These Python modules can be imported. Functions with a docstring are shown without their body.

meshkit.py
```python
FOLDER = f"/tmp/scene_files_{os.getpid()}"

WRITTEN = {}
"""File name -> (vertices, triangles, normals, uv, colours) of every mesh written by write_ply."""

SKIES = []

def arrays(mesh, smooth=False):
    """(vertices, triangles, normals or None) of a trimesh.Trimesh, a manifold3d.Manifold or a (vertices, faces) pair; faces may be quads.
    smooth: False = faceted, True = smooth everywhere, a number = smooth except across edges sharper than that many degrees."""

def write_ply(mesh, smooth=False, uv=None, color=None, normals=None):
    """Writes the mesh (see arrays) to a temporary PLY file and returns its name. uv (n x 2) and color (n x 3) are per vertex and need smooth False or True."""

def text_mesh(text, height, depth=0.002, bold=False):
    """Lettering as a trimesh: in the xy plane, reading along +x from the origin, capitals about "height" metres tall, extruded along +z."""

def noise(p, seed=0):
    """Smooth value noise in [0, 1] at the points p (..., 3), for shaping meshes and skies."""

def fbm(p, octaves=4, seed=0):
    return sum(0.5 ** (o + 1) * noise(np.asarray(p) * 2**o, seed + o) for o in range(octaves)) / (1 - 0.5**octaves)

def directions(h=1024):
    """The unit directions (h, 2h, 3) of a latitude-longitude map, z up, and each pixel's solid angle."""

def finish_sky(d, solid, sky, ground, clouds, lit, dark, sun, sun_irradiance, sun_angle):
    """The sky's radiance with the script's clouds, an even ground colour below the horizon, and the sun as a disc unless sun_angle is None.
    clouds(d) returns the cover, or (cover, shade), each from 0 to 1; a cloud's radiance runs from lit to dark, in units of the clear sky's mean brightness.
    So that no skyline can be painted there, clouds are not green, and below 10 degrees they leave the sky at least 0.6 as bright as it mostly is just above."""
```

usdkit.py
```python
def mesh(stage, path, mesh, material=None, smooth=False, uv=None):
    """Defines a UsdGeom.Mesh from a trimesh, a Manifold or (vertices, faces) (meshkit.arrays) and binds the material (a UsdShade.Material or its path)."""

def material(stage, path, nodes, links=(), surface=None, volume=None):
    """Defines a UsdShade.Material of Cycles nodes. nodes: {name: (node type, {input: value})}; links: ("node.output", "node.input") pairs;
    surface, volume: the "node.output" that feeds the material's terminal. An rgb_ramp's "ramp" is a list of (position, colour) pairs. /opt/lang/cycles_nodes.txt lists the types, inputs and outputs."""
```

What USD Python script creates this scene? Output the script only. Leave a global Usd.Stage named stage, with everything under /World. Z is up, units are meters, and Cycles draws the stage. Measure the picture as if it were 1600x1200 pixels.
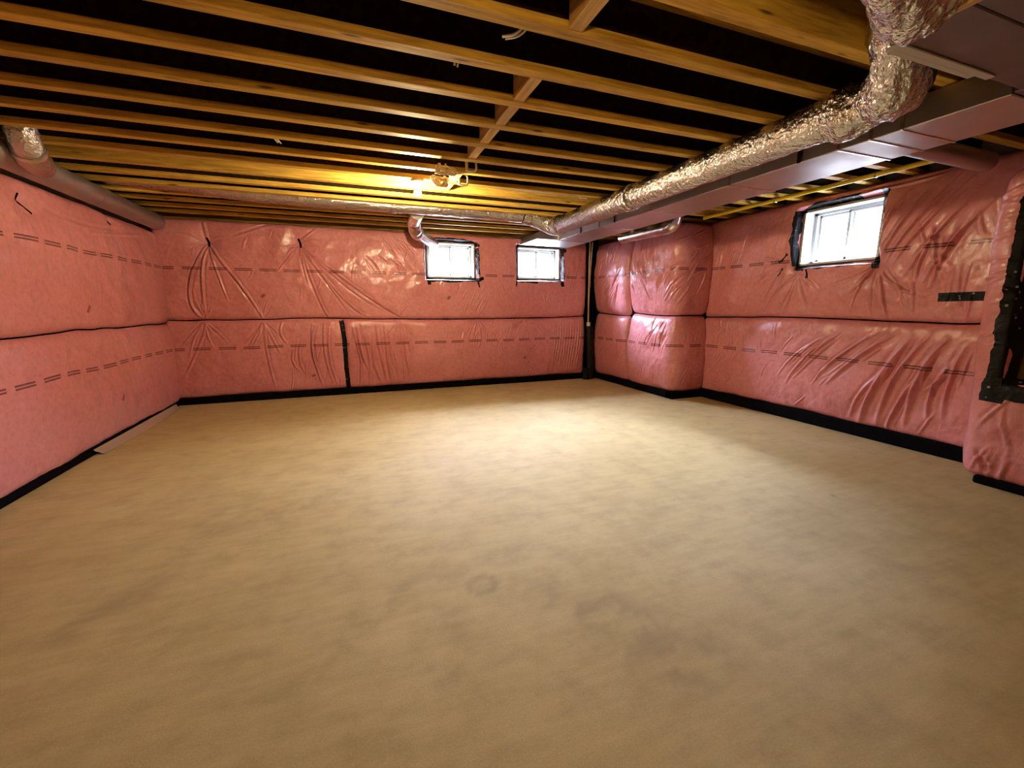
import math, random
import numpy as np, trimesh
import shapely.geometry as sg
import usdkit, meshkit
from pxr import Usd, UsdGeom, UsdLux, UsdShade, Gf, Sdf, Vt

stage = Usd.Stage.CreateInMemory()
UsdGeom.SetStageUpAxis(stage, 'Z'); UsdGeom.SetStageMetersPerUnit(stage, 1.0)
W = UsdGeom.Xform.Define(stage, '/World'); stage.SetDefaultPrim(W.GetPrim())
UsdGeom.Scope.Define(stage, '/World/Looks')

# ------------------------------------------------------------------ camera, sky, exposure
CZ = 1.2887
YAW, PITCH, ROLL = map(math.radians, (20.539, -10.2246, -0.1365))
cam = UsdGeom.Camera.Define(stage, '/World/camera')
fw = np.array([math.sin(YAW)*math.cos(PITCH), math.cos(YAW)*math.cos(PITCH), math.sin(PITCH)])
rt = np.array([math.cos(YAW), -math.sin(YAW), 0.0]); up = np.cross(rt, fw)
r2 = rt*math.cos(ROLL)+up*math.sin(ROLL); u2 = -rt*math.sin(ROLL)+up*math.cos(ROLL)
cam.AddTransformOp().Set(Gf.Matrix4d(*r2, 0, *u2, 0, *(-fw), 0, 0, 0, CZ, 1))
cam.CreateHorizontalApertureAttr(36.0); cam.CreateVerticalApertureAttr(27.0)
cam.CreateFocalLengthAttr(36.0*665.4/1600.0); cam.CreateClippingRangeAttr(Gf.Vec2f(0.02, 200))
EXPOSURE = 0.02
cam.CreateExposureAttr(EXPOSURE)
SKY = 2.2
DAY = 430.0
DAY_COLOR = (0.88, 1.0, 1.38)
BULB = 3300.0
BULB_NEAR = 460.0
BULB_COLOR = (1.0, 0.80, 0.46)
sky = UsdLux.DomeLight.Define(stage, '/World/sky')
sky.CreateIntensityAttr(SKY); sky.CreateColorAttr(Gf.Vec3f(0.93, 0.97, 1.0))

WIN1 = (1.16, 1.93, 1.745, 2.285); WIN2 = (2.66, 3.45, 1.755, 2.275); WIN3 = (2.72, 3.50, 1.735, 2.315)   # two rear windows (x0, x1, z0, z1), right one (y0, y1, z0, z1)
# added area lights in place of the open sky above each window, up at about 40 degrees, shining down through the panes
for k, (pos, rot) in enumerate((((1.545, 8.05, 2.98), (-50, 0, 0)), ((3.055, 8.05, 2.98), (-50, 0, 0)), ((5.98, 3.11, 2.98), (-50, 0, -90)))):
    day = UsdLux.RectLight.Define(stage, f'/World/daylight_{k+1}')
    day.CreateWidthAttr(1.5); day.CreateHeightAttr(1.1); day.CreateIntensityAttr(DAY); day.CreateColorAttr(Gf.Vec3f(*DAY_COLOR))
    day.AddTranslateOp().Set(Gf.Vec3d(*pos)); day.AddRotateXYZOp().Set(Gf.Vec3f(*rot))

# ------------------------------------------------------------------ helpers
used = {}
def numbered(path):
    n = used.get(path, -1) + 1; used[path] = n
    return path if n == 0 else f'{path}_{n:03d}'
def tag(prim, label=None, cat=None, group=None, kind=None):
    for k, v in (('label', label), ('category', cat), ('group', group), ('kind', kind)):
        if v: prim.SetCustomDataByKey(k, v)
    return prim
def pth(parent): return '/World' if parent is None else str(parent.GetPath())
def obj(name, mesh, mat, parent=None, smooth=35, uv=None, label=None):
    m = usdkit.mesh(stage, numbered(pth(parent)+'/'+name), mesh, mat, smooth=smooth, uv=uv)
    p = m.GetPrim()
    if label: tag(p, label)
    return p
def thing(name, label=None, cat=None, group=None, kind=None, parent=None):
    p = UsdGeom.Xform.Define(stage, numbered(pth(parent)+'/'+name)).GetPrim()
    return tag(p, label, cat, group, kind)
def box(x0, x1, y0, y1, z0, z1):
    b = trimesh.creation.box([abs(x1-x0), abs(y1-y0), abs(z1-z0)])
    b.apply_translation([(x0+x1)/2, (y0+y1)/2, (z0+z1)/2]); return b
def bev_box(x0, x1, y0, y1, z0, z1, b=0.004):
    """a box with chamfered long edges"""
    import manifold3d as m3
    pts = []
    for sx in (0, 1):
        for sy in (0, 1):
            for sz in (0, 1):
                c = np.array([(x0, x1)[sx], (y0, y1)[sy], (z0, z1)[sz]], float)
                d = np.array([1-2*sx, 1-2*sy, 1-2*sz])*b
                for k in range(3):
                    p = c + d; p[k] = c[k]; pts.append(p)
    return trimesh.convex.convex_hull(np.array(pts))
def cat(*ms): return trimesh.util.concatenate([m for m in ms])
def resample(path, step):
    path = np.asarray(path, float)
    from scipy.interpolate import PchipInterpolator
    t = np.r_[0, np.cumsum(np.linalg.norm(np.diff(path, axis=0), axis=1))]
    f = PchipInterpolator(t, path)
    q = f(np.linspace(0, t[-1], max(4, int(t[-1]*60))))
    l = np.r_[0, np.cumsum(np.linalg.norm(np.diff(q, axis=0), axis=1))]
    n = max(3, int(round(l[-1]/step))+1)
    s = np.linspace(0, l[-1], n)
    return np.stack([np.interp(s, l, q[:, k]) for k in range(3)], 1), s
def tube(path, r, seg=16, step=0.03, disp=None, caps=True, straight=False):
    """a swept tube; disp(s, angle) adds to the radius; r may be a function of s"""
    if straight:
        P = np.asarray(path, float); s = np.r_[0, np.cumsum(np.linalg.norm(np.diff(P, axis=0), axis=1))]
    else: P, s = resample(path, step)
    T = np.gradient(P, axis=0); T /= np.linalg.norm(T, axis=1, keepdims=True)
    a = np.array([0, 0, 1.0]) if abs(T[0][2]) < .9 else np.array([1.0, 0, 0])
    N = [np.cross(T[0], np.cross(a, T[0]))]
    for i in range(1, len(P)):
        n = N[-1] - T[i]*np.dot(N[-1], T[i]); N.append(n/np.linalg.norm(n))
    N = np.array(N); N /= np.linalg.norm(N, axis=1, keepdims=True); Bn = np.cross(T, N)
    th = np.linspace(0, 2*np.pi, seg, endpoint=False)
    S, TH = np.meshgrid(s, th, indexing='ij')
    rr = (r(S) if callable(r) else np.full(S.shape, float(r)))
    if disp is not None: rr = rr + disp(S, TH)
    V = P[:, None]+rr[..., None]*(np.cos(TH)[..., None]*N[:, None]+np.sin(TH)[..., None]*Bn[:, None])
    n, m = S.shape
    i, j = np.meshgrid(np.arange(n-1), np.arange(m), indexing='ij'); j2 = (j+1) % m
    F = np.stack([i*m+j, i*m+j2, (i+1)*m+j2, (i+1)*m+j], -1).reshape(-1, 4)
    F = np.vstack([F[:, [0, 1, 2]], F[:, [0, 2, 3]]]); V = V.reshape(-1, 3)
    if caps:
        c0, c1 = len(V), len(V)+1; V = np.vstack([V, P[0], P[-1]]); k = np.arange(m); k2 = (k+1) % m
        F = np.vstack([F, np.stack([np.full(m, c0), k2, k], 1), np.stack([np.full(m, c1), (n-1)*m+k, (n-1)*m+k2], 1)])
    return trimesh.Trimesh(V, F, process=False)
def grid_mesh(V):
    n, m = V.shape[:2]
    i, j = np.meshgrid(np.arange(n-1), np.arange(m-1), indexing='ij')
    F = np.stack([i*m+j, (i+1)*m+j, (i+1)*m+j+1, i*m+j+1], -1).reshape(-1, 4)
    return V.reshape(-1, 3), F
def lathe(prof, centre, seg=24):
    m = trimesh.creation.revolve(np.asarray(prof, float), sections=seg); m.apply_translation(centre); return m

# ------------------------------------------------------------------ materials
def mat(name, nodes, links, surface='p.BSDF'): return usdkit.material(stage, '/World/Looks/'+name, nodes, links, surface=surface)
def flat_mat(name, col, rough=.5, metal=0., **kw):
    return mat(name, {'p': ('principled_bsdf', dict(base_color=col, roughness=rough, metallic=metal, **kw))}, [])
def wood(name, dark, light, scale=(1, 14, 14), knots=True):
    n = {'g': ('geometry', {}), 'o': ('object_info', {}),
         'off': ('vector_math', {'math_type': 'scale', 'vector1': (13.1, 7.7, 5.3)}),
         'add': ('vector_math', {'math_type': 'add'}),
         'm': ('mapping', {'scale': scale}),
         'n1': ('noise_texture', {'scale': 3.0, 'detail': 6, 'roughness': .6, 'distortion': .6}),
         'mk': ('mapping', {'scale': (1.6, 9, 9)}),
         'v': ('voronoi_texture', {'scale': 1.6, 'randomness': 1.0}),
         'kr': ('rgb_ramp', {'ramp': [(0, (0, 0, 0)), (.07, (.18, .14, .10)), (.14, (.95, .93, .9)), (.17, (1, 1, 1)), (1, (1, 1, 1))]}),
         'r': ('rgb_ramp', {'ramp': [(.34, dark), (.5, tuple(.4*a+.6*b for a, b in zip(dark, light))), (.64, light)]}),
         'mul': ('mix_color', {'blend_type': 'multiply', 'fac': .85 if knots else 0.}),
         'hs': ('hsv', {'saturation': 1.0}), 'mr': ('map_range', {'to_min': .78, 'to_max': 1.12}),
         'b': ('bump', {'strength': .35, 'distance': .004}),
         'p': ('principled_bsdf', {'roughness': .62, 'specular_ior_level': .3})}
    l = [('o.random', 'off.scale'), ('g.position', 'add.vector1'), ('off.vector', 'add.vector2'), ('add.vector', 'm.vector'), ('add.vector', 'mk.vector'),
         ('m.vector', 'n1.vector'), ('mk.vector', 'v.vector'), ('v.distance', 'kr.fac'), ('n1.fac', 'r.fac'), ('r.color', 'mul.a'), ('kr.color', 'mul.b'),
         ('mul.result', 'hs.color'), ('o.random', 'mr.value'), ('mr.result', 'hs.value'), ('hs.color', 'p.base_color'), ('n1.fac', 'b.height'), ('b.normal', 'p.normal')]
    return mat(name, n, l)
M = {}
M['joist'] = wood('joist_wood', (.40, .21, .03), (.72, .44, .07))
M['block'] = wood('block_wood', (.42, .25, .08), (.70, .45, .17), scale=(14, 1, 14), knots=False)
M['web'] = mat('joist_web_shade_dark', {'g': ('geometry', {}), 'v': ('voronoi_texture', {'scale': 30.0}), 'r': ('rgb_ramp', {'ramp': [(0, (.012, .006, .002)), (1, (.028, .015, .005))]}), 'p': ('principled_bsdf', {'roughness': .85, 'specular_ior_level': .1})}, [('g.position', 'v.vector'), ('v.color', 'r.fac'), ('r.color', 'p.base_color')])  # near-black base puts the shade of the joist bays into the web
M['osb'] = mat('subfloor_shade_dark', {'g': ('geometry', {}), 'v': ('voronoi_texture', {'scale': 22.0}), 'r': ('rgb_ramp', {'ramp': [(0, (.010, .006, .003)), (1, (.02, .012, .005))]}),
     'p': ('principled_bsdf', {'roughness': .9})}, [('g.position', 'v.vector'), ('v.color', 'r.fac'), ('r.color', 'p.base_color')])  # board colour darkened to carry the shade above the joists
M['plywood'] = mat('panel_plywood', {'g': ('geometry', {}), 'm': ('mapping', {'scale': (3, 3, 18)}), 'v': ('noise_texture', {'scale': 2.0, 'detail': 6}), 'r': ('rgb_ramp', {'ramp': [(.3, (.17, .10, .03)), (.7, (.34, .22, .07))]}),
     'p': ('principled_bsdf', {'roughness': .7})}, [('g.position', 'm.vector'), ('m.vector', 'v.vector'), ('v.fac', 'r.fac'), ('r.color', 'p.base_color')])

# pink glass wool behind a clear film: mottled wool, printed dashes (flat print) by uv = (metres along, metres up)
def math_n(t, **k): return ('math', dict(math_type=t, **k))
def pink_film():
    n = {'uv': ('uvmap', {'attribute': 'st'}), 'g': ('geometry', {}), 'xyz': ('separate_xyz', {}),
         'n1': ('noise_texture', {'scale': 1.3, 'detail': 5, 'roughness': .6}), 'n2': ('noise_texture', {'scale': 22.0, 'detail': 6, 'roughness': .7}),
         'r1': ('rgb_ramp', {'ramp': [(.25, (.55, .175, .18)), (.5, (.63, .22, .23)), (.75, (.70, .27, .285))]}),
         'r2': ('rgb_ramp', {'ramp': [(.28, (.80, .78, .78)), (.5, (.97, .97, .97)), (.72, (1.08, 1.06, 1.05))]}),
         'mul': ('mix_color', {'blend_type': 'multiply', 'fac': 1.0, 'use_clamp_result': False}),
         # dashes
         'wn': ('noise_texture', {'scale': 1.1, 'detail': 1}), 'wob': math_n('multiply_add', value2=.05, value3=-.025), 'zz': math_n('add'),
         'per': math_n('divide', value2=.29), 'fr': math_n('fraction'), 'on': math_n('less_than', value2=.70)}
    l = [('uv.UV', 'xyz.vector'), ('g.position', 'n1.vector'), ('g.position', 'n2.vector'), ('n1.fac', 'r1.fac'), ('n2.fac', 'r2.fac'), ('r1.color', 'mul.a'), ('r2.color', 'mul.b'),
         ('uv.UV', 'wn.vector'), ('wn.fac', 'wob.value1'), ('wob.value', 'zz.value1'), ('xyz.y', 'zz.value2'), ('xyz.x', 'per.value1'), ('per.value', 'fr.value1'), ('fr.value', 'on.value1')]
    prev = None
    for i, z in enumerate((1.803, 1.781, .762, .740)):
        n[f'c{i}'] = math_n('compare', value2=z, value3=.0065); l.append(('zz.value', f'c{i}.value1'))
        if prev is None: prev = f'c{i}'
        else:
            n[f'a{i}'] = math_n('maximum'); l += [(prev+'.value', f'a{i}.value1'), (f'c{i}.value', f'a{i}.value2')]; prev = f'a{i}'
    n |= {'dash': math_n('multiply'), 'fade': math_n('multiply', value2=.92), 'mx': ('mix_color', {'blend_type': 'mix', 'b': (.13, .018, .015)}),
          'mw': ('mapping', {'scale': (1, 1, .55)}), 'n3': ('noise_texture', {'scale': 16.0, 'detail': 4, 'roughness': .55, 'distortion': 1.2}),
          'b': ('bump', {'strength': .28, 'distance': .012}), 'n5': ('noise_texture', {'scale': 55.0, 'detail': 3, 'roughness': .6, 'distortion': 2.0}), 'b2': ('bump', {'strength': .25, 'distance': .006}),
          'p': ('principled_bsdf', {'roughness': .42, 'specular_ior_level': .4, 'coat_weight': .65, 'coat_roughness': .13})}
    l += [(prev+'.value', 'dash.value1'), ('on.value', 'dash.value2'), ('dash.value', 'fade.value1'), ('fade.value', 'mx.fac'), ('mul.result', 'mx.a'), ('mx.result', 'p.base_color'),
          ('g.position', 'mw.vector'), ('mw.vector', 'n3.vector'), ('n3.fac', 'b.height'), ('mw.vector', 'n5.vector'), ('n5.fac', 'b2.height'), ('b.normal', 'b2.normal'), ('b2.normal', 'p.coat_normal'), ('b.normal', 'p.normal')]
    return mat('pink_insulation', n, l)
M['pink'] = pink_film()
def metal(name, col, rough, bump_scale=None, bump_d=.01, strength=.5, stretch=(1, 1, 1)):
    n = {'g': ('geometry', {}), 'm': ('mapping', {'scale': stretch}), 'n1': ('noise_texture', {'scale': 6.0, 'detail': 5}),
         'rr': ('map_range', {'to_min': rough*.75, 'to_max': rough*1.3}), 'p': ('principled_bsdf', {'base_color': col, 'metallic': 1.0})}
    l = [('g.position', 'm.vector'), ('g.position', 'n1.vector'), ('n1.fac', 'rr.value'), ('rr.result', 'p.roughness')]
    if bump_scale:
        n |= {'v': ('voronoi_texture', {'scale': bump_scale, 'feature': 'f1', 'detail': 2.0}), 'b': ('bump', {'strength': strength, 'distance': bump_d})}
        l += [('m.vector', 'v.vector'), ('v.distance', 'b.height'), ('b.normal', 'p.normal')]
    return mat(name, n, l)
M['foil'] = metal('foil_wrap', (.66, .63, .62), 0.17, 40., .013, .55, (1, 1, 1))
M['sheet'] = metal('galvanised_sheet', (.50, .46, .44), .44)
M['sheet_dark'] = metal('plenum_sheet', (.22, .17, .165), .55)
M['sheet_dull'] = metal('galvanised_dull', (.46, .40, .40), .5)
M['sheet_bright'] = metal('galvanised_bright', (.78, .76, .74), .24)
M['film'] = flat_mat('clear_film_edge', (.42, .31, .21), .25, coat_weight=.6, coat_roughness=.1)
M['black'] = flat_mat('black_plastic', (.005, .005, .006), .5, specular_ior_level=.25)
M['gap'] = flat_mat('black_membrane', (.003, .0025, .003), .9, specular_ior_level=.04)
def tape_mat():
    n = {'g': ('geometry', {}), 'v': ('voronoi_texture', {'scale': 17.0, 'randomness': 1.0}), 'nz': ('noise_texture', {'scale': 40.0, 'detail': 2}),
         'r': ('rgb_ramp', {'ramp': [(0, (.30, .32, .34)), (.13, (.20, .21, .23)), (.17, (.004, .004, .005)), (1, (.004, .004, .005))]}),
         'b': ('bump', {'strength': .5, 'distance': .006}), 'p': ('principled_bsdf', {'roughness': .42, 'specular_ior_level': .22})}
    return mat('black_tape', n, [('g.position', 'v.vector'), ('g.position', 'nz.vector'), ('v.distance', 'r.fac'), ('r.color', 'p.base_color'), ('nz.fac', 'b.height'), ('b.normal', 'p.normal')])
M['tape'] = tape_mat()
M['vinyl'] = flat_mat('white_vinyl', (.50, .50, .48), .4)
M['white_plastic'] = flat_mat('white_plastic', (.72, .70, .66), .4)
M['cable'] = flat_mat('pale_cable', (.70, .58, .38), .5)
M['yellow'] = flat_mat('yellow_paint', (.90, .66, .03), .4)
M['concrete_wall'] = flat_mat('foundation_concrete', (.30, .29, .27), .9)
M['ground'] = mat('pale_gravel', {'g': ('geometry', {}), 'v': ('voronoi_texture', {'scale': 30.0}), 'r': ('rgb_ramp', {'ramp': [(0, (.45, .43, .40)), (1, (.75, .73, .70))]}), 'p': ('principled_bsdf', {'roughness': .95})},
     [('g.position', 'v.vector'), ('v.color', 'r.fac'), ('r.color', 'p.base_color')])
M['glass'] = mat('window_glass', {'t': ('transparent_bsdf', {'color': (.95, .97, .97)}), 'gl': ('glossy_bsdf', {'roughness': .02, 'color': (1, 1, 1)}), 'mx': ('mix_closure', {'fac': .06})},
     [('t.BSDF', 'mx.closure1'), ('gl.BSDF', 'mx.closure2')], surface='mx.closure')
M['glow'] = mat('bulb_glow', {'e': ('emission', {'color': BULB_COLOR, 'strength': BULB})}, [], surface='e.emission')
M['glow2'] = mat('bulb_glow_near', {'e': ('emission', {'color': (1.0, 0.70, 0.28), 'strength': BULB_NEAR})}, [], surface='e.emission')
M['leaf'] = flat_mat('shrub_leaf', (.16, .22, .10), .6)
def floor_mat():
    n = {'g': ('geometry', {}), 'st': ('attribute', {'attribute': 'stain'}),
         'n1': ('noise_texture', {'scale': .55, 'detail': 5, 'roughness': .55}), 'n2': ('noise_texture', {'scale': 5.0, 'detail': 8, 'roughness': .68}),
         'mp': ('mapping', {'scale': (1.5, 9, 1), 'rotation': (0, 0, .35)}), 'n3': ('noise_texture', {'scale': 2.2, 'detail': 6, 'roughness': .6}), 'n4': ('noise_texture', {'scale': 140.0, 'detail': 4, 'roughness': .7}),
         'r1': ('rgb_ramp', {'ramp': [(.3, (.43, .312, .128)), (.52, (.50, .375, .165)), (.7, (.55, .43, .215))]}),
         'r2': ('rgb_ramp', {'ramp': [(.3, (.84, .82, .80)), (.5, (.98, .98, .98)), (.7, (1.05, 1.05, 1.05))]}),
         'r3': ('rgb_ramp', {'ramp': [(.3, (.92, .91, .9)), (.65, (1.03, 1.03, 1.03))]}), 'r4': ('rgb_ramp', {'ramp': [(.3, (.88, .88, .88)), (.7, (1.06, 1.06, 1.06))]}),
         'm1': ('mix_color', {'blend_type': 'multiply', 'fac': 1., 'use_clamp_result': False}), 'm2': ('mix_color', {'blend_type': 'multiply', 'fac': 1., 'use_clamp_result': False}),
         'm4': ('mix_color', {'blend_type': 'multiply', 'fac': 1., 'use_clamp_result': False}),
         'm3': ('mix_color', {'blend_type': 'mix', 'b': (.20, .13, .075)}), 'b': ('bump', {'strength': .25, 'distance': .003}),
         'p': ('principled_bsdf', {'roughness': .72, 'specular_ior_level': .28})}
    l = [('g.position', 'n1.vector'), ('g.position', 'n2.vector'), ('g.position', 'mp.vector'), ('mp.vector', 'n3.vector'), ('g.position', 'n4.vector'), ('n1.fac', 'r1.fac'), ('n2.fac', 'r2.fac'), ('n3.fac', 'r3.fac'), ('n4.fac', 'r4.fac'),
         ('r1.color', 'm1.a'), ('r2.color', 'm1.b'), ('m1.result', 'm2.a'), ('r3.color', 'm2.b'), ('m2.result', 'm4.a'), ('r4.color', 'm4.b'), ('m4.result', 'm3.a'), ('st.fac', 'm3.fac'), ('m3.result', 'p.base_color'), ('n4.fac', 'b.height'), ('b.normal', 'p.normal')]
    return mat('concrete_slab', n, l)
M['floor'] = floor_mat()

# ------------------------------------------------------------------ room shell
ZJ = 2.4387                       # underside of the joists
XL, XR, YB, YF = -2.22, 4.72, 6.80, -2.4
def smooth01(x): x = np.clip(x, 0, 1); return x*x*(3-2*x)

# floor with stains
def build_floor():
    xs = np.arange(-2.5, 5.31, .03); ys = np.arange(-2.6, 7.06, .03)
    X, Y = np.meshgrid(xs, ys, indexing='ij'); Z = 0*X
    P = np.stack([X, Y, Z], -1)
    s = np.zeros_like(X)
    warp = (meshkit.fbm(P*3.1, 4, 3)-.5)*.5; warp2 = (meshkit.fbm(P*3.1+17, 4, 5)-.5)*.5
    fine = meshkit.fbm(P*14, 4, 9)
    for x, y, rx, ry, a, st in ((-.55, 2.95, .55, .30, .3, .30), (-.80, 2.75, .16, .10, 0, .45), (-1.05, 2.19, .10, .30, -.5, .50), (.25, 1.80, .26, .10, .4, .34),
            (.95, 1.42, .32, .20, -.9, .55), (1.02, 1.08, .22, .16, -.3, .62), (.75, 1.95, .20, .10, .2, .30), (1.6, 2.0, .7, .25, .5, .22),
            (.10, 2.75, .20, .10, .2, .30), (.22, 3.7, .05, .03, 0, .35), (-1.13, 3.45, .25, .16, 0, .28), (2.6, 1.5, .8, .35, .4, .15), (.19, 1.37, .025, .02, 0, .7), (-.4, 3.6, .3, .12, .2, .2)):
        dx, dy = X-x+warp*rx*2.2, Y-y+warp2*ry*2.2
        u, v = dx*math.cos(a)+dy*math.sin(a), -dx*math.sin(a)+dy*math.cos(a)
        s = np.maximum(s, st*.75*smooth01((1.5-np.sqrt((u/rx)**2+(v/ry)**2))/1.3)*(.25+.75*smooth01((fine-.40)*5)))
    rr = np.hypot(X-.506, Y-1.746); s = np.maximum(s, .38*np.exp(-((rr-.062)/.016)**2)+.16*np.exp(-(rr/.05)**2))   # the ring left by a can
    rr = np.hypot(X-3.043, Y-1.803); s = np.maximum(s, .9*np.exp(-(rr/.016)**2))
    V, F = grid_mesh(P)
    me = usdkit.mesh(stage, numbered('/World/floor'), (V, F), M['floor'], smooth=False)
    UsdGeom.PrimvarsAPI(me).CreatePrimvar('stain', Sdf.ValueTypeNames.FloatArray, 'vertex').Set(Vt.FloatArray.FromNumpy(s.reshape(-1).astype(np.float32)))
    tag(me.GetPrim(), kind='structure')
build_floor()

def holed_wall(name, axis, a0, a1, z0, z1, d0, d1, holes):
    """foundation wall in the plane of axis: 'y' = spans x, 'x' = spans y; holes (a0, a1, z0, z1)"""
    poly = sg.box(a0, z0, a1, z1)
    for h in holes: poly = poly.difference(sg.box(h[0], h[2], h[1], h[3]))
    m = trimesh.creation.extrude_polygon(poly, d1-d0, engine='earcut'); v = m.vertices.copy()
    if axis == 'y': m.vertices = np.stack([v[:, 0], d0+v[:, 2], v[:, 1]], 1)
    else: m.vertices = np.stack([d0+v[:, 2], v[:, 0], v[:, 1]], 1)
    m.fix_normals()
    return m
wl = thing('wall_left', kind='structure'); wb = thing('wall_back', kind='structure'); wr = thing('wall_right', kind='structure'); wf = thing('wall_front', kind='structure')
ZT = ZJ+.235
obj('foundation', box(XL-.42, XL-.22, YF-.4, 7.25, -.2, ZT), M['concrete_wall'], wl, smooth=False)
obj('foundation', holed_wall('b', 'y', XL-.42, 5.5, -.2, ZT, 7.02, 7.22, [WIN1, WIN2]), M['concrete_wall'], wb, smooth=False)
obj('foundation', holed_wall('r', 'x', YF-.4, 7.02, -.2, ZT, 4.94, 5.14, [WIN3]), M['concrete_wall'], wr, smooth=False)
obj('foundation', box(XL-.22, 4.94, YF-.4, YF-.2, -.2, ZT), M['concrete_wall'], wf, smooth=False)

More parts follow.
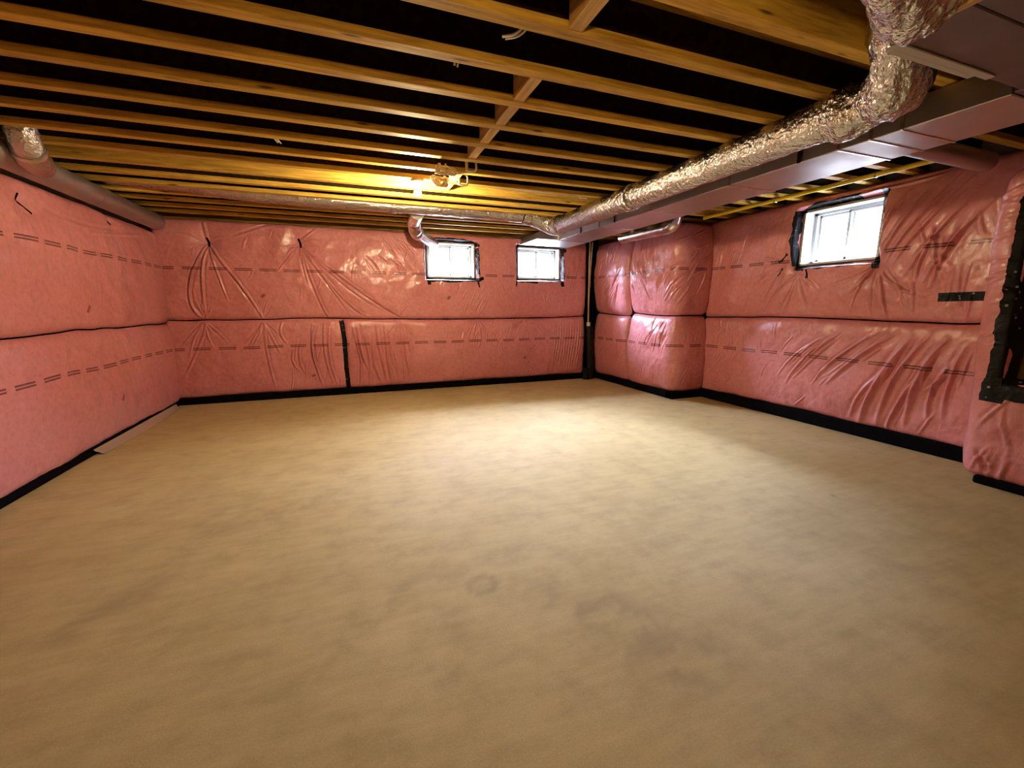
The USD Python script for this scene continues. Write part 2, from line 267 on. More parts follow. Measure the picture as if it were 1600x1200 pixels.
# insulation blankets: a wall surface along a plan path, pushed in and out by d(s, z)
class Wall:
    def __init__(self, path, z0, z1, seam, side, ds=.0125, r_corner=.0):
        P = np.asarray(path, float)
        t = np.r_[0, np.cumsum(np.linalg.norm(np.diff(P, axis=0), axis=1))]
        n = max(2, int(t[-1]/ds)); self.s = np.linspace(0, t[-1], n+1); self.L = t[-1]
        q = np.stack([np.interp(self.s, t, P[:, k]) for k in range(2)], 1)
        if r_corner:
            from scipy.ndimage import gaussian_filter1d
            q = gaussian_filter1d(q, r_corner/ds, axis=0, mode='nearest')
        T = np.gradient(q, axis=0); T /= np.linalg.norm(T, axis=1, keepdims=True)
        self.q, self.N = q, np.stack([-T[:, 1], T[:, 0]], 1)*side
        self.z0, self.z1, self.seam, self.dz = z0, z1, seam, ds
        self.folds, self.pucks, self.holes, self.creases, self.seed = [], [], [], [], 0
        self.ends = (True, True); self.rough = .010; self.belly = .045; self.foot = .012; self.extra = None; self.dip = (.055, .022)
    def seam_at(self, s): return self.seam + (meshkit.noise(np.stack([s*1.1, 0*s+self.seed, 0*s], -1), 4)-.5)*.05 + (meshkit.noise(np.stack([s*4., 0*s+self.seed, 0*s], -1), 5)-.5)*.012
    def fold(self, *pts, h=.012, w=.014):
        P = np.array(pts, float)
        if len(P) == 3:                                             # a smooth bow through the three points
            u = np.linspace(0, 1, 9)[:, None]; c = 2*P[1]-.5*(P[0]+P[2]); P = (1-u)**2*P[0]+2*u*(1-u)*c+u*u*P[2]
        self.folds.append((P, h*1.3, w))
    def cluster(self, s0, s1, z0, z1, ang, n, ln, h, w, seed):
        R = random.Random(seed)
        for _ in range(n):
            s, z = R.uniform(s0, s1), R.uniform(z0, z1); a = math.radians(ang+R.gauss(0, 9)); l = ln*R.uniform(.5, 1.3)/2
            b = R.gauss(0, .08)*l
            self.fold((s-l*math.cos(a), z-l*math.sin(a)), (s-b*math.sin(a), z+b*math.cos(a)), (s+l*math.cos(a), z+l*math.sin(a)), h=h*R.uniform(.5, 1.2), w=w*R.uniform(.7, 1.3))
    def star(self, s, z, r, n, a0, a1, h, w, seed):
        """creases radiating from a staple"""
        R = random.Random(seed)
        for k in range(n):
            a = math.radians(a0+(a1-a0)*(k+R.uniform(.2, .8))/n); l = r*R.uniform(.45, 1.15); c = R.gauss(0, .05)*l
            self.fold((s+.02*math.cos(a), z+.02*math.sin(a)), (s+.5*l*math.cos(a)-c*math.sin(a), z+.5*l*math.sin(a)+c*math.cos(a)), (s+l*math.cos(a), z+l*math.sin(a)), h=h*R.uniform(.6, 1.2), w=w*R.uniform(.7, 1.3))
    def d(self, S, Z):
        S, Z = np.broadcast_arrays(np.asarray(S, float), np.asarray(Z, float))
        sm = self.seam_at(S); top = Z > sm
        lo, hi = np.where(top, sm, self.foot_at(S)), np.where(top, self.z1, sm)
        t = np.clip((Z-lo)/np.maximum(hi-lo, 1e-6), 0, 1); ed = np.minimum(Z-lo, hi-Z).clip(0)
        D = self.belly*np.sin(np.pi*t)**.7 - .05*np.exp(-ed/.022)
        p3 = np.stack([S*1.0+self.seed*13.7, Z*1.0, 0*S], -1)
        D = D + (meshkit.fbm(p3*2.2, 3, 11)-.5)*.055 + (meshkit.fbm(p3*9, 3, 12)-.5)*self.rough*1.6
        for e, s in zip(self.ends, (S, self.L-S)):
            if e: D = D - self.dip[0]*np.exp(-np.maximum(s, 0)/self.dip[1])
        for c, cd, cw in self.creases: D = D - cd*np.exp(-np.abs(S-c(Z) if callable(c) else S-c)/cw)
        for s, z, dep, r in self.pucks: D = D - dep*np.exp(-((S-s)**2+(Z-z)**2)/(r*r)) - .6*dep*np.exp(-np.hypot(S-s, Z-z)/(r*.35))
        for pts, h, w in self.folds:
            lo2, hi2 = pts.min(0)-4*w, pts.max(0)+4*w
            m = (S > lo2[0]) & (S < hi2[0]) & (Z > lo2[1]) & (Z < hi2[1])
            if not m.any(): continue
            s, z = S[m], Z[m]; best = np.full(s.shape, 1e9); tt = np.zeros(s.shape); n = len(pts)-1
            for i in range(n):
                a, b = pts[i], pts[i+1]; ab = b-a; q = np.clip(((s-a[0])*ab[0]+(z-a[1])*ab[1])/(ab@ab+1e-12), 0, 1)
                dd = np.hypot(s-a[0]-q*ab[0], z-a[1]-q*ab[1]); k = dd < best; best = np.where(k, dd, best); tt = np.where(k, (i+q)/n, tt)
            w = w*.72; g = (.55*np.exp(-(best/w)**2)+.45*np.exp(-np.abs(best)/(w*.9)))*h*np.sin(np.pi*np.clip(.08+.84*tt, 0, 1)) - .45*h*np.exp(-((best-1.9*w)/w)**2)*np.sin(np.pi*tt)
            D[m] = D[m] + g
        for a0, a1, b0, b1 in self.holes:
            out = np.maximum(np.maximum(a0-S, S-a1), np.maximum(b0-Z, Z-b1))
            D = D - .075*(1-smooth01(out/.035))
        if self.extra: D = D + self.extra(S, Z)
        return D
    def foot_at(self, s): return self.z0 + self.foot*4*(meshkit.fbm(np.stack([np.asarray(s)*1.6, 0*np.asarray(s)+self.seed*3.3, 0*np.asarray(s)], -1), 3, 44)-.45)
    def pos(self, S, Z, off=0.):
        D = self.d(S, Z)+off
        px = np.interp(S, self.s, self.q[:, 0]); py = np.interp(S, self.s, self.q[:, 1]); nx = np.interp(S, self.s, self.N[:, 0]); ny = np.interp(S, self.s, self.N[:, 1])
        return np.stack([px+nx*D, py+ny*D, Z+0*S], -1)
    def build(self, parent, u_off=0.):
        for z0, z1 in ((None, 'seam'), ('seam', None)):
            sa = self.seam_at(self.s)
            lo = self.foot_at(self.s) if z0 is None else sa+.006
            hi = np.full_like(sa, self.z1) if z1 is None else sa-.006
            n = int(round(np.mean(hi-lo)/self.dz)); t = np.linspace(0, 1, n+1)
            # finer rows near the rolled edges
            t = t + .012*np.sin(2*np.pi*t)*-1
            S = np.repeat(self.s[:, None], n+1, 1); Z = lo[:, None]+(hi-lo)[:, None]*t[None]
            V, F = grid_mesh(self.pos(S, Z))
            if self.holes:
                s, z = S.reshape(-1)[F].mean(1), Z.reshape(-1)[F].mean(1); keep = np.ones(len(F), bool)
                for a0, a1, b0, b1 in self.holes: keep &= ~((s > a0) & (s < a1) & (z > b0) & (z < b1))
                F = F[keep]
            m = trimesh.Trimesh(V, np.vstack([F[:, [0, 1, 2]], F[:, [0, 2, 3]]]), process=False)
            nn = np.cross(V[F[0, 1]]-V[F[0, 0]], V[F[0, 2]]-V[F[0, 0]])
            i = len(self.s)//2
            k = np.argmin(np.abs(F[:, 0]//(n+1)-i)); nn = np.cross(V[F[k, 1]]-V[F[k, 0]], V[F[k, 2]]-V[F[k, 0]])
            if nn[:2]@self.N[i] < 0: m.faces = m.faces[:, ::-1]
            uv = np.stack([S.reshape(-1)+u_off, Z.reshape(-1)], 1)
            obj('insulation_blanket', m, M['pink'], parent, smooth=True, uv=uv)
    def ribbon(self, parent, pts, w, name='tape_strip', mat='tape', off=.004, jag=0., seed=1, label=None, step=.012):
        """a strip stuck on along pts (s, z), following the surface"""
        pts = np.asarray(pts, float); t = np.r_[0, np.cumsum(np.linalg.norm(np.diff(pts, axis=0), axis=1))]
        n = max(2, int(t[-1]/step)); u = np.linspace(0, t[-1], n+1); c = np.stack([np.interp(u, t, pts[:, k]) for k in range(2)], 1)
        T = np.gradient(c, axis=0); T /= np.linalg.norm(T, axis=1, keepdims=True); Nn = np.stack([-T[:, 1], T[:, 0]], 1)
        m = 5; v = np.linspace(-.5, .5, m+1)
        jg = (meshkit.fbm(np.stack([u*18, 0*u+seed, 0*u], -1), 3, seed)-.5)*jag
        jh = (meshkit.fbm(np.stack([u*18, 0*u+seed+9, 0*u], -1), 3, seed)-.5)*jag
        wid = (w*v)[None, :]+np.where(v[None, :] > 0, jg[:, None], jh[:, None])*np.abs(v)[None]*2
        Q = c[:, None]+Nn[:, None]*wid[..., None]
        A = self.pos(Q[..., 0], Q[..., 1], off); B = self.pos(Q[..., 0], Q[..., 1], off-.003)
        Va, Fa = grid_mesh(A); Vb, Fb = grid_mesh(B)
        V = np.vstack([Va, Vb]); k = len(Va); F = np.vstack([Fa, Fb[:, ::-1]+k])
        bd = [i*(m+1) for i in range(n+1)] + [n*(m+1)+j for j in range(1, m+1)] + [i*(m+1)+m for i in range(n-1, -1, -1)] + [j for j in range(m-1, 0, -1)]
        bd = np.array(bd); b2 = np.roll(bd, -1); F = np.vstack([F, np.stack([bd, b2, b2+k, bd+k], 1)])
        me = trimesh.Trimesh(V, np.vstack([F[:, [0, 1, 2]], F[:, [0, 2, 3]]]), process=False); me.fix_normals()
        return obj(name, me, M[mat], parent, smooth=40, label=label)

# ---- left wall: s = y - YF
L_ = Wall([(XL, YF), (XL, YB+.05)], .035, 2.235, 1.095, -1, ds=.015); L_.foot = .006; L_.seed = 1; L_.ends = (False, True)
ly = lambda y: y-YF
for y, z in ((4.36, 2.07), (5.74, 2.15)): L_.pucks.append((ly(y), z, .035, .13)); L_.star(ly(y), z, .35, 7, 200, 340, .006, .012, int(y*10))
L_.fold((ly(4.6), 2.06), (ly(5.2), 2.04), (ly(5.9), 2.11), h=-.012, w=.016); L_.fold((ly(5.2), 1.98), (ly(5.6), 2.02), (ly(6.5), 2.14), h=.010, w=.015)
L_.cluster(ly(3.9), ly(5.0), 1.45, 1.75, 70, 9, .22, .009, .011, 5)
L_.cluster(ly(3.6), ly(6.6), .2, 2.0, 80, 26, .25, .006, .016, 6)
L_.cluster(ly(3.6), ly(6.6), .95, 1.2, 60, 14, .18, .007, .012, 7)
L_.cluster(ly(5.3), ly(6.7), .15, 1.0, 85, 12, .35, .008, .014, 8)
L_.build(wl, .1)
for y, z, y2, z2 in ((4.37, 2.12, 4.355, 2.06), (4.355, 2.06, 4.44, 1.99), (5.73, 2.165, 5.765, 2.135)):
    L_.ribbon(wl, [(ly(y), z), (ly(y2), z2)], .014, name='staple_slit', mat='gap')
# ---- back wall: s = x - XL
B_ = Wall([(XL-.05, YB), (3.95, YB)], .075, 2.415, 1.120, 1, ds=.0085); B_.seed = 2
B_.N = -B_.N if B_.N[10, 1] > 0 else B_.N
bx = lambda x: x-XL+.05
B_.holes = [(bx(WIN1[0])-.01, bx(WIN1[1])+.01, WIN1[2]-.01, WIN1[3]+.01), (bx(WIN2[0])-.01, bx(WIN2[1])+.01, WIN2[2]-.01, WIN2[3]+.01)]
for x, z in ((-1.679, 2.125), (-.594, 2.16)): B_.pucks.append((bx(x), z, .06, .16))
F_ = lambda *p, h=.016, w=.013: B_.fold(*[(bx(a), b) for a, b in p], h=h, w=w)
F_((-1.69, 2.10), (-1.94, 1.49), (-1.82, 1.13), h=.022, w=.016); F_((-1.68, 2.08), (-1.77, 1.71), (-1.80, 1.13), h=.022, w=.015); F_((-1.67, 2.08), (-1.52, 1.38), h=.017)
F_((-1.66, 2.10), (-1.30, 1.50), (-1.13, 1.13), h=.024, w=.016); F_((-1.70, 2.08), (-1.87, 1.75), (-1.90, 1.5), h=.012); F_((-1.65, 2.08), (-1.44, 1.7), h=.012)
F_((-.61, 2.13), (-.89, 1.78), h=.014); F_((-.59, 2.12), (-.39, 1.38), (-.27, 1.15), h=.021, w=.015); F_((-.57, 2.12), (-.05, 1.39), (.30, 1.16), h=.019, w=.015); F_((-.56, 2.13), (.20, 1.50), (.74, 1.15), h=.021, w=.015)
F_((-.55, 2.12), (.03, 1.55), (.49, 1.25), h=.017); F_((-.60, 2.10), (-.52, 1.6), h=.014); F_((-.58, 2.10), (-.25, 1.6), (.02, 1.16), h=.017)
for q in range(6): F_((.10+.09*q, 1.56-.04*q), (.38+.055*q, 1.36-.03*q), (.68+.01*q, 1.16), h=.012, w=.011)
B_.star(bx(-1.679), 2.125, .34, 9, 150, 390, .010, .010, 21); B_.star(bx(-.594), 2.16, .34, 9, 150, 390, .010, .010, 22)
F_((-1.68, 2.16), (-1.70, 2.39), h=.016, w=.02); F_((-.58, 2.2), (-.35, 2.38), h=.014, w=.016); F_((-1.4, 2.22), (-.95, 2.40), h=-.014, w=.018)
for x in (-1.819, -1.131, .713, 1.936): B_.star(bx(x), 1.11, .45, 7, 225, 315, .013, .012, int(x*100)+900); B_.star(bx(x), 1.13, .3, 5, 50, 130, .009, .011, int(x*77)+90)
F_((-1.13, 1.09), (-1.33, .76), h=.016); F_((-1.12, 1.09), (-1.12, .7), (-1.06, .2), h=.018, w=.016); F_((-1.80, 1.08), (-1.9, .8), (-2.1, .4), h=.016, w=.016)
for x0, x1, zt, zb in ((-.90, -.86, 1.08, .80), (-.52, -.44, 1.05, .16), (-.48, -.50, 1.04, .40), (-.30, -.24, 1.0, .16), (-.36, -.30, 1.06, .2), (-.68, -.66, .8, .35), (-.78, -.74, .7, .4)):
    F_((x0, zt), ((x0+x1)/2-.05, (zt+zb)/2), (x1, zb), h=.022, w=.015)
RB = random.Random(78)
for q, x in enumerate((.02, .09, .15, .20, .30, .36, .47, .53, .56, .66, .74, .80)):
    t0, b0, k = RB.uniform(.88, 1.04), RB.uniform(.12, .4), RB.uniform(-.02, .06)
    F_((x, t0), (x+k, (t0+b0)/2+.12), (x+k+RB.uniform(-.01, .05), (t0+b0)/2-.1), (x+RB.uniform(.04, .12), b0), h=RB.choice((.028, .014, .02, .034)), w=RB.choice((.012, .018, .024)))
for q in range(11):
    x = 3.32+.05*q; F_((x+.06, 1.07), (x+.03, .7), (x-.04, .15+.04*(q % 3)), h=.013, w=.010)
B_.cluster(bx(.30), bx(.90), 1.85, 2.25, 128, 16, .24, .016, .010, 31); B_.cluster(bx(2.28), bx(2.60), 1.35, 2.05, 118, 13, .20, .014, .010, 32); B_.cluster(bx(1.62), bx(2.05), 1.17, 1.6, 65, 10, .24, .012, .010, 33)
B_.cluster(bx(1.9), bx(2.9), .5, 1.08, 55, 18, .20, .012, .011, 34); B_.cluster(bx(.0), bx(3.8), .12, 1.0, 85, 30, .22, .008, .012, 35); B_.cluster(bx(2.0), bx(3.85), 1.2, 1.7, 100, 20, .16, .008, .012, 36)
B_.cluster(bx(-2.1), bx(3.8), 1.2, 2.3, 70, 40, .2, .005, .014, 37); B_.cluster(bx(3.48), bx(3.85), 1.5, 2.3, 75, 8, .3, .009, .012, 38); B_.cluster(bx(-.95), bx(-.15), .2, .9, 80, 12, .3, .009, .011, 39)
# the vertical joint in the lower row, taped
B_.creases.append((lambda Z: np.where(Z < 1.11, bx(-.105)+.02*np.sin(Z*3), 99.), .05, .03))
B_.build(wb, .0)
for x, z, dz in ((-1.679, 2.135, .055), (-.594, 2.17, .06)): B_.ribbon(wb, [(bx(x)-.012, z+dz), (bx(x)+.006, z), (bx(x)+.012, z-dz)], .026, name='staple_slit', mat='gap')
B_.ribbon(wb, [(bx(-.125), 1.10), (bx(-.10), .8), (bx(-.105), .4), (bx(-.09), .08)], .062, jag=.012, seed=3)
# tape round the two rear windows
def ring(w, win, f, parts):
    for k, (pts, wd) in enumerate(parts):
        w.ribbon(wb if w is B_ else wr, [(f(a), b) for a, b in pts], wd, jag=.03, seed=40+k)
x0, x1, z0, z1 = WIN1
ring(B_, WIN1, bx, [([(x0+.12, z1+.035), (x0+.45, z1+.04), (x1-.05, z1+.005), (x1+.07, z1-.035)], .055), ([(x1+.03, z1-.07), (x1+.035, 2.0), (x1+.04, z0+.06)], .04),
     ([(x0-.03, z0-.03), (x0+.3, z0-.045), (x0+.6, z0-.03), (x1+.02, z0-.035)], .05), ([(x0+.01, z0-.02), (x0+.02, z0-.11)], .055), ([(x1+.0, z0-.03), (x1+.12, z0-.005)], .05), ([(x1+.035, z0-.04), (x1+.05, z0-.14)], .03), ([(x0-.035, z1-.1), (x0-.03, z0+.02)], .02)])
x0, x1, z0, z1 = WIN2
ring(B_, WIN2, bx, [([(x1+.03, z1-.0), (x1+.03, 2.0), (x1+.035, z0)], .035), ([(x1+.02, z1-.03), (x1+.09, z1-.04)], .055), ([(x0-.04, z0-.02), (x0+.2, z0-.055), (x0+.34, z0-.05)], .04), ([(x0+.3, z0-.03), (x1-.1, z0-.035), (x1+.02, z0-.03)], .03),
     ([(x1+.01, z0-.02), (x1+.02, z0-.12)], .055), ([(x0-.02, z0-.03), (x0-.05, z0-.13)], .03), ([(x0-.03, z1), (x0-.035, z0+.02)], .025), ([(x0+.0, z1+.02), (x1, z1+.03)], .03)])
M['print'] = flat_mat('film_print', (.27, .055, .06), .5)
for x, z, x2, z2 in ((-1.12, 1.43, -1.08, 1.47), (-.58, .30, -.53, .33), (1.46, 1.42, 1.50, 1.46), (2.75, .42, 2.79, .45)):
    B_.ribbon(wb, [(bx(x), z), (bx(x2), z2)], .035, name='printed_mark', mat='print', off=.002)
for y, z in ((5.25, .38), (4.95, 1.25)): L_.ribbon(wl, [(ly(y), z), (ly(y+.03), z+.06)], .03, name='printed_mark', mat='print', off=.002)
# ---- right wall: s measured from y = 4.75 forwards
R_ = Wall([(XR, 4.80), (XR, 1.66)], .105, 2.43, 1.165, 1, ds=.0085); R_.seed = 3; R_.foot = .022
R_.N = -R_.N if R_.N[10, 0] > 0 else R_.N
ry = lambda y: 4.80-y
R_.holes = [(ry(WIN3[1])-.01, ry(WIN3[0])+.01, WIN3[2]-.01, WIN3[3]+.01)]
G_ = lambda *p, h=.016, w=.014: R_.fold(*[(ry(a), b) for a, b in p], h=h, w=w)
# folds that run from the top right corner down to the window's lower corner
for k, (a, b, c, e) in enumerate(((2.30, 2.36, 2.66, 1.76), (2.16, 2.36, 2.62, 1.70), (2.06, 2.34, 2.56, 1.66), (2.5, 2.30, 2.68, 1.95), (2.0, 2.25, 2.45, 1.55), (1.95, 2.1, 2.3, 1.5), (2.05, 2.0, 2.25, 1.45), (2.25, 1.9, 2.36, 1.5))):
    G_((a, b), ((a+c)/2+.03, (b+e)/2), (c, e), h=.019, w=.015)
R_.star(ry(2.69), 1.70, .5, 7, 200, 330, .012, .013, 51); R_.star(ry(3.62), 1.75, .45, 10, 130, 275, .013, .012, 52); R_.star(ry(3.45), 1.66, .5, 7, 220, 330, .012, .013, 53)
for s, z in ((2.69, 1.69), (3.62, 1.78), (3.52, 1.66)): R_.pucks.append((ry(s), z, .035, .12))
G_((3.55, 2.42), (2.9, 2.38), (2.2, 2.40), h=-.014, w=.02); G_((3.1, 2.40), (2.6, 2.36), (2.25, 2.39), h=.012, w=.014)
# long slanted folds in the lower row: a few broad soft ones with sharper creases among them
RR = random.Random(77)
for (a, b, c, e), h, w in (((2.08, 1.02, 2.28, .22), .030, .030), ((2.20, 1.05, 2.50, .16), .026, .026), ((2.33, 1.02, 2.66, .14), .034, .032), ((2.02, .80, 2.12, .30), .022, .022), ((2.44, 1.06, 2.98, .50), .022, .022),
        ((2.60, 1.04, 3.10, .52), .016, .016), ((2.92, 1.02, 3.45, .42), .018, .018), ((3.10, .96, 3.55, .50), .012, .014), ((1.96, .95, 2.02, .35), .02, .022), ((2.50, .70, 2.75, .18), .016, .02), ((2.27, .62, 2.42, .12), .022, .02)):
    j = RR.uniform(-.03, .03); G_((a, b), ((a+c)/2+.03+j, (b+e)/2+j), (c, e), h=h, w=w)
    for q in range(2):
        o = RR.uniform(-.06, .06); f0, f1 = RR.uniform(0, .3), RR.uniform(.5, .95)
        G_((a+(c-a)*f0+o, b+(e-b)*f0), (a+(c-a)*(f0+f1)/2+o*1.3+.015, b+(e-b)*(f0+f1)/2), (a+(c-a)*f1+o, b+(e-b)*f1), h=RR.uniform(.006, .013), w=RR.uniform(.008, .013))
R_.cluster(ry(4.6), ry(3.4), .75, 1.12, 100, 16, .16, .010, .012, 55); R_.cluster(ry(4.6), ry(2.0), .2, 1.0, 60, 22, .24, .008, .013, 56); R_.cluster(ry(4.6), ry(3.6), 1.3, 2.3, 75, 16, .2, .008, .014, 57)
R_.cluster(ry(2.6), ry(1.8), 1.25, 2.0, 100, 16, .35, .010, .014, 58); R_.cluster(ry(2.75), ry(2.4), 1.30, 1.6, 85, 5, .2, .008, .012, 59)
R_.build(wr, .15)
R_.ribbon(wr, [(ry(2.19), 1.363), (ry(1.80), 1.368)], .072, seed=60)
x0, x1, z0, z1 = WIN3
ring(R_, WIN3, ry, [([(x1+.05, z1-.02), (x1-.15, z1+.035), (x0+.35, z1+.035), (x0+.2, z1+.03)], .045), ([(x1+.03, z1-.02), (x1+.045, 2.0), (x1+.03, z0)], .055), ([(x0+.02, z1+.02), (x0-.05, z1+.0)], .07),
     ([(x0-.005, z0+.0), (x0-.01, z0-.09)], .06), ([(x1+.03, z0-.02), (x1-.10, z0-.045)], .04), ([(x1+.14, z0-.02), (x1+.18, z0-.10)], .022), ([(x1-.14, z0-.05), (x1-.16, z0-.14)], .018), ([(x1+.10, z0+.14), (x1+.2, z0+.05)], .018),
     ([(x0+.2, z0-.035), (x1-.1, z0-.035)], .018), ([(x0-.03, z1-.1), (x0-.03, z0+.1)], .018)])
# ---- the boxed-out stretch in the rear right corner: two bulging bays
C_ = Wall([(4.20, 6.86), (4.20, 5.82)], .085, 2.37, 1.16, 1, ds=.009); C_.seed = 4
E_ = Wall([(4.20, 5.82), (4.20, 4.75), (4.78, 4.75)], .085, 2.40, 1.175, 1, ds=.009, r_corner=.09); E_.seed = 5
for w in (C_, E_):
    if w.N[5, 0] > 0: w.N = -w.N
    w.ends = (True, True); w.belly = .095; w.dip = (.085, .045)
C_.cluster(.3, .75, 1.3, 1.8, 60, 12, .4, .014, .014, 61); C_.cluster(.2, .8, 1.9, 2.3, 85, 10, .3, .014, .016, 62); C_.cluster(.2, .9, .2, 1.0, 80, 8, .2, .007, .014, 63)
E_.cluster(.1, .5, 1.55, 2.05, 120, 12, .35, .013, .012, 64); E_.cluster(.3, .95, 1.9, 2.3, 95, 12, .3, .014, .016, 65); E_.cluster(.7, 1.4, 1.4, 2.0, 60, 14, .3, .013, .013, 66); E_.cluster(.6, .95, .85, 1.1, 75, 9, .25, .012, .012, 67); E_.cluster(.2, 1.5, .2, .9, 80, 10, .25, .007, .014, 68)
E_.cluster(1.0, 1.5, 1.7, 2.3, 20, 14, .2, .010, .013, 69)
C_.build(wr, .05); E_.build(wr, .2)
# ---- the column by the electrical panel on the near right
J_ = Wall([(XR-.02, 1.66), (4.36, 1.70), (4.25, 1.66), (4.25, YF)], .045, 2.20, 3.2, 1, ds=.0125, r_corner=.045); J_.seed = 6; J_.ends = (False, False)
if J_.N[-1, 0] > 0: J_.N = -J_.N
iy = int(np.argmin(np.abs(J_.q[:, 1]-1.48)+10*(J_.q[:, 0] > 4.3))); sj = J_.s[iy]
jy = lambda y: sj+1.48-y
J_.holes = [(jy(1.50), jy(.35), .79, 2.09)]
J_.cluster(jy(1.66), jy(1.58), 1.0, 2.1, 20, 16, .16, .010, .012, 70); J_.cluster(jy(1.6), jy(1.2), .1, .6, 80, 10, .25, .009, .014, 71); J_.fold((jy(1.60), .25), (jy(1.52), .10), h=-.02, w=.018)
J_.extra = lambda S, Z: .050*smooth01((Z-.75)/1.1)*np.exp(-((S-(jy(1.64)))/.11)**2)
def build_col():
    n = int((J_.z1-J_.z0)/J_.dz); t = np.linspace(J_.z0, J_.z1, n+1)
    S, Z = np.meshgrid(J_.s, t, indexing='ij')
    J_.seam = J_.z1
    J_.seam_at = lambda s: np.full_like(np.asarray(s, float), J_.z1)
    V, F = grid_mesh(J_.pos(S, Z)); s, z = S.reshape(-1)[F].mean(1), Z.reshape(-1)[F].mean(1); a0, a1, b0, b1 = J_.holes[0]
    F = F[~((s > a0) & (s < a1) & (z > b0) & (z < b1))]
    m = trimesh.Trimesh(V, np.vstack([F[:, [0, 1, 2]], F[:, [0, 2, 3]]]), process=False)
    i = len(J_.s)-20; k = np.argmin(np.abs(F[:, 0]//(n+1)-i)); nn = np.cross(V[F[k, 1]]-V[F[k, 0]], V[F[k, 2]]-V[F[k, 0]])
    if nn[:2]@J_.N[i] < 0: m.faces = m.faces[:, ::-1]
    obj('insulation_blanket', m, M['pink'], wr, smooth=True, uv=np.stack([S.reshape(-1), Z.reshape(-1)*0+.3], 1))
    J_.ribbon(wr, [(jy(1.535), 2.19), (jy(1.535), 1.6), (jy(1.545), 1.05), (jy(1.565), .62)], .12, jag=.02, seed=71, off=.006)
    J_.ribbon(wr, [(jy(1.615), .715), (jy(1.3), .725), (jy(.9), .72), (jy(.3), .72)], .15, jag=.02, seed=72, off=.009)
    obj('panel_board', box(4.36, 4.375, .30, 1.54, .74, 2.14), M['plywood'], wr, smooth=False)
build_col()
# ---- wall behind the camera
Wf = Wall([(XL+.02, YF), (4.25, YF)], .075, 2.415, 1.12, -1, ds=.04); Wf.seed = 7
if Wf.N[3, 1] < 0: Wf.N = -Wf.N
Wf.build(wf)

# black membrane along the foot of the walls, and dark strapping behind the blanket joints
tag(obj('baseboard_left', box(XL-.06, XL+.005, YF, YB, 0.0, .07), M['gap'], smooth=False), kind='structure')
bb = cat(bev_box(XL-.02, 3.93, YB-.03, YB+.12, 0, .095, .01))
tag(obj('baseboard_back', bb, M['gap'], smooth=False), kind='structure')
rb = cat(bev_box(XR-.02, XR+.12, 1.62, 4.80, 0, .13, .012), bev_box(4.17, 4.30, 4.72, 6.95, 0, .105, .012), bev_box(4.17, XR+.05, 4.715, 4.85, 0, .105, .012))
tag(obj('baseboard_right', rb, M['gap'], smooth=False), kind='structure')
tag(obj('baseboard_column', bev_box(4.25, 4.40, YF, 1.60, 0, .06, .01), M['gap'], smooth=False), kind='structure')
obj('strapping', box(XL-.22, XL-.045, YF, YB, 1.0, 1.2), M['gap'], wl, smooth=False)
obj('strapping', box(XL, 3.93, YB+.045, 7.02, 1.0, 1.24), M['gap'], wb, smooth=False)
obj('strapping', box(XR+.045, 4.94, 1.66, 4.9, 1.05, 1.3), M['gap'], wr, smooth=False)
obj('strapping', box(4.25, 4.45, 4.82, 6.95, 1.05, 1.3), M['gap'], wr, smooth=False)
obj('strapping', box(4.3, 4.8, 4.80, 4.94, 1.05, 1.3), M['gap'], wr, smooth=False)
# dark backing where the blankets stop (corner recess, tops)
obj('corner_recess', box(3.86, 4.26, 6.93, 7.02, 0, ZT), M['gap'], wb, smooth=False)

# ------------------------------------------------------------------ windows
def window(n, axis, win, face, outer, sgn):
    """axis 'y': in the back wall (a = x); 'x': in the right wall (a = y). face: room side, outer: plane of the sashes"""
    a0, a1, z0, z1 = win
    w = thing(f'window_{n}', kind='structure')
    def bx_(p0, p1, q0, q1, d0, d1):
        return box(p0, p1, d0, d1, q0, q1) if axis == 'y' else box(d0, d1, p0, p1, q0, q1)
    t = .02
    obj('liner', cat(bx_(a0, a0+t, z0, z1, face, outer+.12), bx_(a1-t, a1, z0, z1, face, outer+.12), bx_(a0, a1, z0, z0+t, face, outer+.12), bx_(a0, a1, z1-t, z1, face, outer+.12)), M['vinyl'], w, smooth=False)
    f = .034
    obj('frame', cat(bx_(a0+t, a0+t+f, z0+t, z1-t, outer, outer+.08), bx_(a1-t-f, a1-t, z0+t, z1-t, outer, outer+.08), bx_(a0+t, a1-t, z0+t, z0+t+f*.7, outer, outer+.08), bx_(a0+t, a1-t, z1-t-f*.7, z1-t, outer, outer+.08)), M['vinyl'], w, smooth=False)
    mid = (a0+a1)/2; g = .022
    for k, (p0, p1, dd) in enumerate(((a0+t+f, mid+.024, .012), (mid-.024, a1-t-f, .042))):
        q0, q1 = z0+t+f*.7, z1-t-f*.7; d0, d1 = outer+dd, outer+dd+.026
        s = obj('sash', cat(bx_(p0, p0+g, q0, q1, d0, d1), bx_(p1-g, p1, q0, q1, d0, d1), bx_(p0, p1, q0, q0+g, d0, d1), bx_(p0, p1, q1-g, q1, d0, d1)), M['vinyl'], w, smooth=False)
        obj('pane', bx_(p0+g, p1-g, q0+g, q1-g, d0+.011, d0+.015), M['glass'], s, smooth=False)
    obj('latch', bx_(mid-.012, mid+.006, (z0+z1)/2-.03, (z0+z1)/2+.03, outer-.008, outer+.012), M['white_plastic'], w, smooth=False)
window(1, 'y', WIN1, 6.84, 6.98, 1); window(2, 'y', WIN2, 6.84, 6.98, 1); window(3, 'x', WIN3, 4.755, 4.90, 1)

